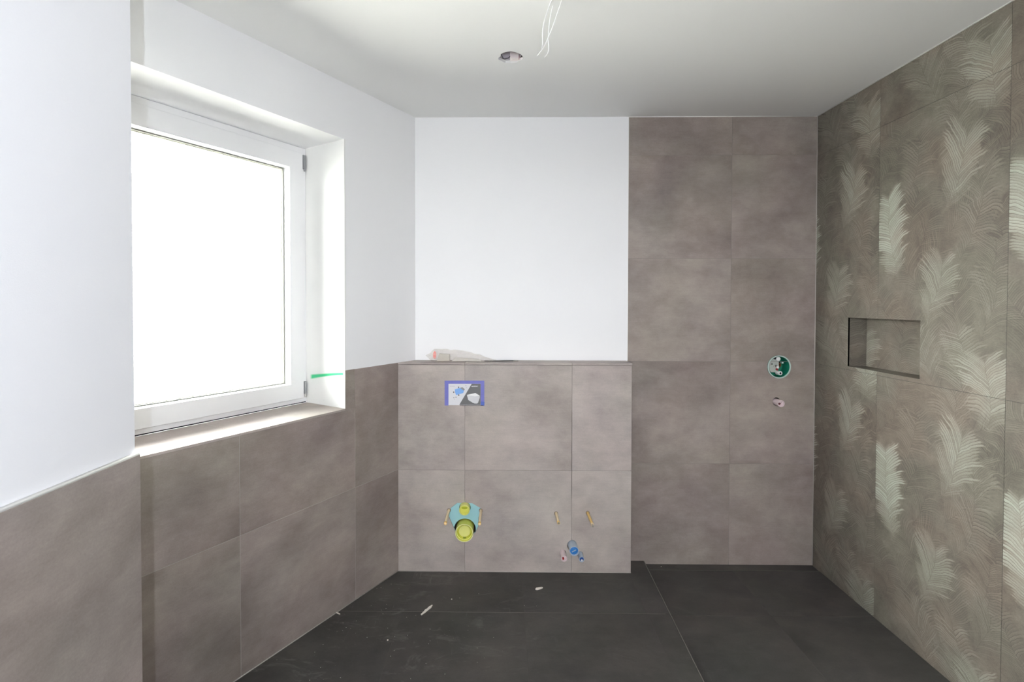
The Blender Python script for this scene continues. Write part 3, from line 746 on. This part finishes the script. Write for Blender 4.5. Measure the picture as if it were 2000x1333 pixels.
# sky portals in the window and the added fill opening (they guide sampling, they emit nothing themselves)
def portal(M_, w, h):
    l = bpy.data.lights.new('sky_portal', 'AREA'); l.shape = 'RECTANGLE'; l.size = w; l.size_y = h
    try: l.cycles.is_portal = True
    except Exception: return
    o = bpy.data.objects.new('sky_portal', l); COL.objects.link(o); o.matrix_world = M_ @ Matrix.Rotation(math.pi, 4, 'X')
portal(F_LEFT @ Matrix.Translation((-(WS0+WS1)/2, (WZ0+WZ1)/2, -.40)), WS1-WS0, WZ1-WZ0)
portal(frame((0, YREAR-1.4, 0), (0, 1, 0)) @ Matrix.Translation((.10, 1.55, -.09)), .8, .8)

# ================================================================== THINGS
def pframe(x, z, d=0, tx=0, tz=0):
    """frame on the low wall face at (x,z), local z towards the room; tx, tz tilt"""
    return F_PRE @ Matrix.Translation((x, z, d)) @ Matrix.Rotation(tx, 4, 'Y') @ Matrix.Rotation(tz, 4, 'X')
def bframe(x, z, d=0, tx=0, tz=0):
    return F_BACK @ Matrix.Translation((x, z, d)) @ Matrix.Rotation(tx, 4, 'Y') @ Matrix.Rotation(tz, 4, 'X')

# foam pad in the hexagonal cut-out
def offs(poly, k):
    cx_ = sum(p[0] for p in poly)/len(poly); cy_ = sum(p[1] for p in poly)/len(poly)
    return [(cx_+(p[0]-cx_)*k, cy_+(p[1]-cy_)*k) for p in poly]
fp = prism('foam_pad', offs(hexh, .985), [circ(-.2078, .2390, .0615), circ(-.2078, .3625, .0322)], F_PRE, -TT+.0002, -.0035, FOAM, org=(-.2078, .29))
tag(fp, 'light blue foam pad showing in the six-sided tile cut-out for the toilet', 'foam pad')
# toilet pipes
def cap(name, label, cat, M, R, L, rim, mat_out, mat_in, inner=None, depth=.03, n=40, deep=.10):
    t = thing(name, label, cat, None, M=M)
    lathe('pipe', [(R-.004, -deep), (R, -deep), (R, L-rim), (R+.0004, L-rim), (R+.0008, L), (R-.0022, L), (R-.0035, L-.006), (R-.0045, L-depth), (0, L-depth)], M, mat_out, t, n=n)
    return t
M1 = pframe(-.2078, .2410, 0)
t = cap('toilet_waste_pipe', 'large yellow capped toilet waste pipe, lower of the two yellow ones', 'pipe', M1, .0495, .046, .006, YEL, YEL, depth=.040)
lathe('cap_ring', [(.043, .012), (.0445, .030), (.0405, .034), (.0385, .020), (.036, .012), (.0, .0115)], M1, YEL, t)
lathe('cap_disc', [(.033, .0125), (.0325, .024), (.030, .026), (.0, .0245)], M1, YEL2, t)
lathe('rim', [(.0498, .0425), (.0502, .0468), (.0468, .0468), (.0466, .0425)], M1, YELR, t)
lathe('rim', [(.0448, .0290), (.0448, .0318), (.0425, .0318), (.0425, .0290)], M1, YELR, t)
prism('pull_tab', rect(-.008, -.040, .008, -.034), [], M1, .010, .030, simple('olive_plastic', srgb(150, 158, 60), .5), t, bevel=.0008)
M2 = pframe(-.2078, .3645, 0)
t = cap('flush_pipe', 'small yellow capped flush pipe, upper of the two yellow ones', 'pipe', M2, .0290, .036, .004, YEL2, YEL2, depth=.012)
lathe('cap_disc', [(.0245, .020), (.0245, .0300), (.0225, .0315), (.0, .0315)], M2, YEL, t)
prism('finger_slot', [( .017*math.cos(a), .011+.007*math.sin(a)) for a in [i*math.pi/9 for i in range(0, 19)]][:-1], [], M2, .0305, .0325, simple('dark_yellow_plastic', srgb(180, 186, 40), .5), t)
# mounting rods
def rod(x, z, L, label, tip=.0, mat=ORANGE, mat2=ORANGE2, tilt=(0, 0)):
    M_ = pframe(x, z, 0, *tilt)
    t = thing('mounting_rod', label, 'rod', None, M=M_, group='mounting rods sticking out of the low wall')
    del t['group']
    lathe('sleeve', [(.0074, -.03), (.0074, L*.45), (.0070, L*.7), (.0074, L), (.0050, L), (.0050, L-.004), (0, L-.004)], M_, mat, t, n=18)
    lathe('sleeve_end', [(.0078, L-.014), (.0078, L+.0006), (.0052, L+.0006), (.0052, L-.003)], M_, mat2, t, n=18)
    if tip: lathe('threaded_tip', [(.0046, L-.01)]+[(.0046 if i % 2 else .0054, L-.01+i*.0016) for i in range(1, int(tip/.0016)+6)]+[(.003, L+tip), (0, L+tip)], M_, STEEL, t, n=14)
    lathe('hole_shade_ring', [(.0115, -.004), (.0115, .0004), (.0076, .0006), (.0076, -.004)], M_, simple('hole_shade', srgb(140, 125, 112), .9), t, n=18)  # tinted ring painted as the shade around the rod hole
    return t
rod(-.2985, .3480, .165, 'orange sleeved mounting rod left of the yellow pipes', mat=ORANGE)
rod(-.1175, .3470, .165, 'orange sleeved mounting rod right of the yellow pipes', mat=ORANGE)
rod(.3048, .3350, .120, 'shorter yellow-orange sleeved mounting rod above the bidet pipes, left one', tip=.006, mat=ORANGE)
rod(.4820, .3385, .150, 'longer yellow-orange sleeved mounting rod with steel tip above the bidet pipes, right one', tip=.016, mat=ORANGE2, mat2=ORANGE)
# bidet pipes
M3 = pframe(.3975, .1545, 0)
t = cap('bidet_waste_pipe', 'grey bidet waste pipe with bright blue plug', 'pipe', M3, .0255, .066, .003, PIPEG, PIPEG, depth=.012, n=32)
lathe('plug', [(.0215, .052), (.0215, .0585), (.0190, .0600), (.0, .0600)], M3, BLUE, t, n=28)
prism('plug_grip', rect(-.013, -.002, .013, .002), [], M3 @ Matrix.Rotation(.5, 4, 'Z'), .0595, .0640, PIPEG, t, bevel=.0006)
M4 = pframe(.3425, .1120, 0)
t = cap('hot_water_plug', 'pale pink building plug with red core left of the blue bidet pipe', 'plug', M4, .0165, .064, .003, PINK, PINK, depth=.010, n=24)
lathe('core', [(.0055, .054), (.0055, .0645), (0, .0645)], M4 @ Matrix.Translation((-.004, -.001, 0)), RED, t, n=14)
prism('fin', rect(-.002, -.009, .011, -.005), [], M4, .054, .0635, PINK, t)
M5 = pframe(.4405, .1040, 0)
t = cap('cold_water_plug', 'small pale building plug with dark blue core right of the blue bidet pipe', 'plug', M5, .0145, .056, .003, PIPEG, PIPEG, depth=.012, n=24)
lathe('core', [(.0105, .044), (.0105, .0525), (0, .0525)], M5, BLUED, t, n=16)
lathe('stud', [(.0045, .05), (.0045, .0575), (0, .0575)], M5 @ Matrix.Translation((.001, -.005, 0)), WHITEP, t, n=12)

# flush plate opening covered with card and blue tape
FC_ = lambda d: F_PRE @ Matrix.Translation((0, 0, d))
cd = thing('cover_card', 'printed card with blue tape border over the flush plate opening', 'card', None, M=pframe(-.21, 1.01, 0))
prism('card', rect(-.317, .9425, -.1035, 1.0785), [], F_PRE, -.006, .0004, CARDW, cd)
prism('charcoal_panel', [(-.1695, 1.0632), (-.1195, 1.0632), (-.1195, .9445), (-.2395, .9445)], [], F_PRE, .0004, .0007, CARDD, cd)
for poly in (rect(-.3215, .9402, -.3000, 1.0800), rect(-.1192, .9402, -.0990, 1.0805), [(-.3215, 1.0632), (-.0990, 1.0640), (-.0995, 1.0808), (-.24, 1.0812), (-.321, 1.0800)]):
    k_ = .0006 if len(poly) == 5 else 0
    prism('tape', poly, [], F_PRE, .0008+k_, .0013+k_, TAPE, cd)
prism('tape', [(-.1185, .9398), (-.0985, .9400), (-.0975, .962), (-.1180, .964)], [], F_PRE, .0014, .0018, simple('deep_blue_tape', srgb(84, 108, 190), .6), cd)
pr = prism('toilet_picture', [(-.1965,1.0005),(-.149,1.0115),(-.1245,.9965),(-.1245,.985),(-.134,.957),(-.139,.952),(-.152,.952),(-.1645,.957),(-.189,.972)], [], F_PRE, .0007, .0010, simple('picture_white', srgb(214, 214, 216), .5), cd)
prism('toilet_lid', [(-.1965,1.0005),(-.149,1.0115),(-.1245,.9965),(-.152,.9925)], [], F_PRE, .0010, .00115, PRWH, pr)
prism('blue_print', [(-.2655,1.031),(-.2355,1.040),(-.2155,1.036),(-.213,1.024),(-.2175,1.011),(-.240,1.004),(-.257,.999),(-.262,1.012)], [], F_PRE, .0004, .0007, PRBLUE, cd)
prism('grey_print', [(-.2355,1.040),(-.222,1.044),(-.212,1.036),(-.2125,1.024),(-.222,1.030)], [], F_PRE, .0005, .0009, PRGREY, cd)
for x, z, r in ((-.2435,1.043,.0045),(-.2705,1.0155,.0045),(-.2425,.999,.0045),(-.2125,1.031,.004),(-.2700,.9845,.0028),(-.2580,.987,.003),(-.2650,.976,.002),(-.2020,1.052,.0025),(-.1995,1.0415,.002)):
    prism('diamond_print', circ(x, z, r, 4, ry=r*1.2), [], F_PRE, .0004, .0008, PRDK if r > .0025 else PRGREY, cd)
for k in range(5):
    prism('faint_letter', rect(-.291+k*.0055, 1.0465, -.2875+k*.0055, 1.0515), [], F_PRE, .0004, .0006, simple('faint_print', srgb(190+k % 2*12, 190, 196), .6), cd)
def text(name, s, size, M_, mat, par, ext=.0001):
    cu = bpy.data.curves.new(name, 'FONT'); cu.body = s; cu.size = size; cu.extrude = ext; cu.offset = .0003
    tmp = bpy.data.objects.new('tmp', cu); COL.objects.link(tmp)
    dg = bpy.context.evaluated_depsgraph_get(); me = bpy.data.meshes.new_from_object(tmp.evaluated_get(dg))
    bpy.data.objects.remove(tmp, do_unlink=True); me.materials.clear()
    return link(name, me, mat, par, M_)
text('lettering', 'GEBERIT', .0078, F_PRE @ Matrix.Translation((-.1635, 1.0465, .0009)), PRWH, cd)
prism('logo_square', rect(-.1700, 1.0460, -.1648, 1.0515), [], F_PRE, .0007, .0010, PRWH, cd)
# torn cable end / dark crease at the card's lower edge
tube('torn_edge', [F_PRE @ Vector((-.236+.012*k, .9415+.0012*math.sin(k*2.1), .0022)) for k in range(12)], .0012, BLACK, cd, n=6)

# shower valve box
MS = bframe(1.6135, 1.146, 0)
sv = thing('shower_valve_box', 'round green shower valve box set in the back wall tiles', 'valve box', None, M=MS)
lathe('housing', [(.0625, -.075), (.0640, -.070), (.0655, .001), (.0655, .0045), (.0615, .0045), (.0600, -.004), (.0590, -.068), (.0, -.070)], MS, GREEN, sv, n=48)
lathe('rim', [(.0668, .0002), (.0672, .0062), (.0630, .0070), (.0605, .0035), (.0612, .0002)], MS, GREENP, sv, n=48)
prism('valve_plate', [(.006, .056), (-.020, .053), (-.040, .040), (-.052, .022), (-.056, 0), (-.050, -.024), (-.040, -.033), (-.012, -.033), (.000, -.020), (.006, -.004), (.004, .02)], [circ(-.012, .004, .007, 16), circ(-.036, .016, .004, 12)], MS, -.030, -.006, GREYP, sv, bevel=.0015)
lathe('screw', [(.0045, -.008), (.0045, -.001), (.0025, .0002), (0, .0002)], MS @ Matrix.Translation((-.024, .004, 0)), STEEL, sv, n=14)
lathe('screw', [(.0035, -.008), (.0035, -.002), (0, -.001)], MS @ Matrix.Translation((-.046, .012, 0)), STEEL, sv, n=14)
lathe('top_knob', [(.0125, -.02), (.0125, .002), (.009, .005), (0, .005)], MS @ Matrix.Translation((-.004, .046, 0)), WHITEP, sv, n=22)
prism('dark_slot', [(-.028, .049), (-.016, .054), (-.013, .048), (-.022, .043)], [], MS, -.006, .0005, BLACK, sv)
lathe('brass_inlet', [(.0135, -.066), (.0135, -.020), (.009, -.020), (.008, -.04), (0, -.04)], MS @ Matrix.Translation((.012, .008, 0)), BRASS, sv, n=22)
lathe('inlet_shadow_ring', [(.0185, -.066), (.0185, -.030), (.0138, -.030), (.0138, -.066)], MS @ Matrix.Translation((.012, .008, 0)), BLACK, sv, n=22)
lathe('red_cap', [(.0062, -.012), (.0062, .001), (.004, .003), (0, .003)], MS @ Matrix.Translation((-.010, -.015, 0)), RED, sv, n=18)
lathe('white_lug', [(.007, -.012), (.007, -.002), (0, -.001)], MS @ Matrix.Translation((-.004, -.003, 0)), WHITEP, sv, n=16)
lathe('outlet_tube', [(.0125, -.018), (.0120, .006), (.0118, .010), (.0062, .010), (.0060, -.012), (0, -.012)], MS @ Matrix.Translation((.003, -.036, 0)) @ Matrix.Rotation(.12, 4, 'Y'), WHITEP, sv, n=24)
lathe('bore_shade', [(.0058, .0), (.0058, .0092), (0, .0092)], MS @ Matrix.Translation((.0044, -.036, 0)) @ Matrix.Rotation(.12, 4, 'Y'), BLACK, sv, n=20)  # black fill painted as the shade inside the outlet tube
lathe('inner_screw', [(.005, -.03), (.005, -.012), (.002, -.010), (0, -.010)], MS @ Matrix.Translation((.030, .022, 0)), GREENP, sv, n=14)
# shower outlet plug
MO = bframe(1.6035, .9400, 0)
so = cap('shower_outlet_plug', 'pale pink building plug below the green shower valve box', 'plug', MO, .0195, .045, .003, PINK, PINK, depth=.008, n=26)
prism('cross_fin', rect(-.012, -.003, .012, .001), [], MO @ Matrix.Rotation(.9, 4, 'Z'), .036, .0445, PINK, so)
lathe('core', [(.0065, .035), (.0065, .0435), (0, .0435)], MO @ Matrix.Translation((-.006, -.002, 0)), simple('dull_red_plug', srgb(120, 72, 74), .6), so, n=14)

# recessed light opening in the ceiling
lb = thing('light_housing', 'round recessed light opening without its lamp in the ceiling', 'light fitting', (HX, HY, H+.013))
MH = Matrix.Translation((HX, HY, H+.0128))
lathe('housing', [(.0475, .0), (.0482, .0), (.0482, .06), (.0, .06), (.0, .058), (.0462, .058), (.0462, 0)], MH, simple('pale_housing', srgb(214, 210, 214), .6), lb, n=36)
prism('plug_connector', rect(-.020, -.012, .018, .012), [], Matrix.Translation((HX+.018, HY+.026, H+.004)), 0, .030, simple('pinkish_connector', srgb(232, 222, 220), .5), lb, bevel=.003)
prism('red_mark', rect(.0165, -.011, .0185, .011), [], Matrix.Translation((HX+.020, HY+.026, H+.0035)), 0, .012, simple('dull_red', srgb(186, 130, 130), .5), lb)
tube('lead', [(HX-.044, HY+.0, H+.02), (HX-.036, HY+.01, H+.006), (HX-.03, HY+.02, H+.004), (HX-.01, HY+.028, H+.012), (HX+.0, HY+.026, H+.02)], .0022, simple('dark_grey_lead', srgb(90, 86, 92), .5), lb)

# ceiling cable with three white cores
def unproj(px, py, depth):
    d = fwd + rg2*((px-CX)/FOC) - up2*((py-CY)/FOC)
    return Vector((0, 0, CAMH)) + d*depth/(d.dot(fwd))
cb = thing('ceiling_cable', 'three thin white cable cores hanging from the ceiling', 'cable', (CAX, CAY, H))
def strand(pix, d_end):
    # pix from the tip upwards; the depth grows gently, the wire ends in the ceiling hole
    P = []
    n = len(pix)
    for k, (x, y) in enumerate(pix):
        u_ = k/(n-1); P.append(unproj(x, y, d_end+.10*u_*(1-u_)*1.2-.025*u_))
    last = P[-1]; hole = Vector((CAX, CAY, H+.03))
    for q_ in (.35, .7, 1.0): P.append(last.lerp(hole, q_)+Vector((0, 0, -.006*math.sin(math.pi*q_))))
    # smooth with Catmull-Rom
    out = []
    for i in range(len(P)-1):
        a, b, c, d = P[max(i-1, 0)], P[i], P[i+1], P[min(i+2, len(P)-1)]
        for t_ in range(6):
            t = t_/6; out.append(.5*((2*b)+(-a+c)*t+(2*a-5*b+4*c-d)*t*t+(-a+3*b-3*c+d)*t**3))
    out.append(P[-1]); return out
WIRE = simple('white_insulation', srgb(246, 246, 246), .4)
S = 200/1777
def px(l): return [(940+x*S, y*S) for x, y in l]
tube('wire', strand(px([(1050, 850), (1066, 770), (1064, 560), (1085, 400), (1130, 250), (1185, 90), (1228, 0)]), 1.75), .0017, WIRE, cb, n=8)
tube('wire', strand(px([(968, 968), (1040, 880), (1110, 770), (1175, 620), (1250, 430), (1330, 200), (1400, 0)]), 1.74), .0017, WIRE, cb, n=8)
tube('wire', strand(px([(1097, 996), (1150, 930), (1170, 850), (1160, 690), (1172, 500), (1200, 280), (1240, 110), (1275, 0)]), 1.77), .0017, WIRE, cb, n=8)

# plastic bag and thin rod on the ledge
def bag():
    t = thing('plastic_bag', 'crumpled clear plastic bag with red print lying on the tiled ledge', 'bag', (-.24, 2.765, ZL))
    nu, nv = 64, 22; x0, x1 = -.436, -.037
    def h(u):   # height profile along the bag
        pts = [(0, .036), (.05, .044), (.10, .066), (.18, .070), (.42, .066), (.55, .060), (.8, .034), (.95, .012), (1, .006)]
        for (a, b), (c, d) in zip(pts, pts[1:]):
            if u <= c: return b+(d-b)*(u-a)/(c-a)
        return .006
    V = []; Fc = []
    for i in range(nu+1):
        u = i/nu; hh = h(u); x = x0+(x1-x0)*u; yw = .036*min(1, .35+3*u)*(1-.55*u)
        z0 = .034*(1-u/.08) if u < .08 else .0008
        for j in range(nv):
            a = 2*math.pi*j/nv; c_, s_ = math.cos(a), math.sin(a)
            c_ = math.copysign(abs(c_)**.8, c_); s_ = math.copysign(abs(s_)**.8, s_)
            n_ = noise.noise(Vector((x*22, a*1.3, 2)))*.005+abs(noise.noise(Vector((x*24+a*2, 4, a))))*.005
            amp = 1-.5*u
            y = yw*c_+n_*amp*c_; zz = z0+(hh-z0)*(s_*.5+.5)+n_*amp*max(s_, -.0)*(1 if s_ > -.6 else 0)
            V.append((x+n_*.6+.24, y, max(zz, .0006)))
    for i in range(nu):
        for j in range(nv):
            a, b = i*nv+j, i*nv+(j+1) % nv; Fc.append((a, b, b+nv, a+nv))
    Fc.append(tuple(range(nv))[::-1]); Fc.append(tuple(nu*nv+j for j in range(nv)))
    me = bpy.data.meshes.new('film'); me.from_pydata(V, [], Fc)
    link('film', me, FILM, t, t.matrix_basis.copy(), smooth=True)
    # contents: a small folded foil pack and washers
    C1 = simple('pale_sachet', srgb(196, 192, 182), .5, var=.06, bscale=40)
    inner = prism('sachet', [(-.375, 0), (-.345, .0), (-.30, .002), (-.30, .040), (-.36, .044)], [], frame((0, 2.768, ZL+.0015), (0, -1, 0)), -.012, .008, C1, t, bevel=.002)
    prism('sachet', [(-.29, .0), (-.12, .0), (-.13, .010), (-.27, .022)], [], frame((0, 2.768, ZL+.0015), (0, -1, 0)), -.010, .010, simple('pale_tape', srgb(205, 202, 196), .5), t, bevel=.002)
    # red print on the film: stacked bars
    RP = simple('coral_print', srgb(244, 128, 116), .5)
    for k, (w, zz) in enumerate(((.010, .060), (.018, .054), (.022, .047), (.019, .040), (.021, .032), (.014, .025))):
        prism('red_print', [(-.381-w/2, zz-.0021), (-.381+w/2, zz-.0026), (-.381+w/2-.002, zz+.0022), (-.381-w/2+.003, zz+.0026)], [], frame((0, 2.7255-.001*k, ZL), (0, -1, 0)), -.001, 0.0002, RP, t)
    return t
bag()
rd = thing('screwdriver_bit', 'thin dark metal rod lying on the ledge beside the plastic bag', 'rod', (.03, 2.79, ZL+.0028))
MR = frame((-.10, 2.762, ZL+.0031), (1, .12, 0), None)
lathe('shaft', [(.0026, 0), (.0026, .165), (.0012, .168)], MR, simple('dark_steel', srgb(90, 86, 84), .4, metal=.7), rd, n=12)
lathe('hex_tip', [(.0030, .168), (.0034, .170), (.0034, .178), (.0022, .180), (.0022, .184), (.0030, .186), (.0030, .194), (.001, .197)], MR, STEEL, rd, n=6, smooth=False)

# debris on the floor
def chip(name, pts, h, label, zoff=0):
    o = prism(name, pts, [], F_FLOOR, zoff+.0003, zoff+h, PLASTER, None, org=pts[0], bevel=.0004)
    tag(o, label, 'plaster chip'); return o
chip('plaster_splinter', [(-.3925, 2.320), (-.388, 2.316), (-.372, 2.338), (-.364, 2.352), (-.350, 2.372), (-.346, 2.392), (-.352, 2.390), (-.366, 2.372), (-.368, 2.362), (-.376, 2.358), (-.384, 2.336)], .005, 'long white plaster splinter lying on the dark floor left of centre')
chip('plaster_splinter', [(.178, 2.534), (.186, 2.530), (.206, 2.538), (.219, 2.548), (.212, 2.552), (.190, 2.545), (.182, 2.543)], .006, 'short pinkish-white plaster splinter on the floor below the bidet pipes')
chip('plaster_splinter', [(-.812, 2.330), (-.80, 2.322), (-.784, 2.314), (-.786, 2.320), (-.800, 2.328)], .004, 'small pale splinter on the floor at the foot of the window wall')
def crumb_me(r, seed):
    bm = bmesh.new(); bmesh.ops.create_icosphere(bm, subdivisions=1, radius=r); R_ = random.Random(seed)
    for v in bm.verts: v.co *= R_.uniform(.7, 1.25); v.co.z *= .6
    me = bpy.data.meshes.new('plaster_crumb'); bm.to_mesh(me); bm.free(); me.materials.append(PLASTER); return me
CM = [crumb_me(.0022, k) for k in range(4)]
def floorpt(px_, py_, z=0):
    d = fwd + rg2*((px_-CX)/FOC) - up2*((py_-CY)/FOC); t = (z-CAMH)/d.z
    return Vector((0, 0, CAMH))+d*t
big = [(757, 1252, 2.0, 'large white plaster crumb on the floor left, biggest of the round crumbs'),
       (882, 1172, 1.7, 'white plaster crumb on the floor right of the long splinter')]
for x, y, k, lab in big:
    p = floorpt(x, y); o = link('plaster_crumb', CM[0], None, None, Matrix.Translation((p.x, p.y, .0025)) @ Matrix.Scale(k, 4)); tag(o, lab, 'plaster chip')
p = floorpt(1289, 1104, ZSH); o = link('plaster_crumb', CM[1], None, None, Matrix.Translation((p.x, 2.80, ZSH+.0012)) @ Matrix.Scale(1.2, 4)); tag(o, 'tiny white crumb on the shower drain at the back wall', 'plaster chip')
small = [(736,1151),(744,1149),(764,1142),(725,1184),(755,1182),(754,1190),(748,1200),(745,1193),(794,1207),(812,1203),(898,1169),(935,1161),(696,1214),(670,1218),(676,1227),(685,1229),(669,1233),(717,1246),(771,1245),(796,1242),(757,1228),(837,1259),(840,1253),(615,1275),(770,1272),(763,1283),(631,1260),(626,1305),(832,1297),(932,1267),(914,1232),(932,1295),(1048,1185),(1024,1184),(840,1230),(665,1325),(605,1330),(802,1327),(869,1318),(964,1246)]
for k, (x, y) in enumerate(small):
    p = floorpt(x, y); R_ = random.Random(k)
    o = link('plaster_crumb', CM[k % 4], None, None, Matrix.Translation((p.x, p.y, .0011)) @ Matrix.Rotation(R_.uniform(0, 6), 4, 'Z') @ Matrix.Diagonal((R_.uniform(.45, .95), R_.uniform(.4, .7), .6, 1)))
    where = 'close to the foot of the window wall' if x < 700 else 'between the window wall and the long splinter' if x < 815 else 'right of the long splinter'
    tag(o, 'tiny white plaster crumb on the dark floor '+where, 'plaster chip', 'tiny plaster crumbs '+where)
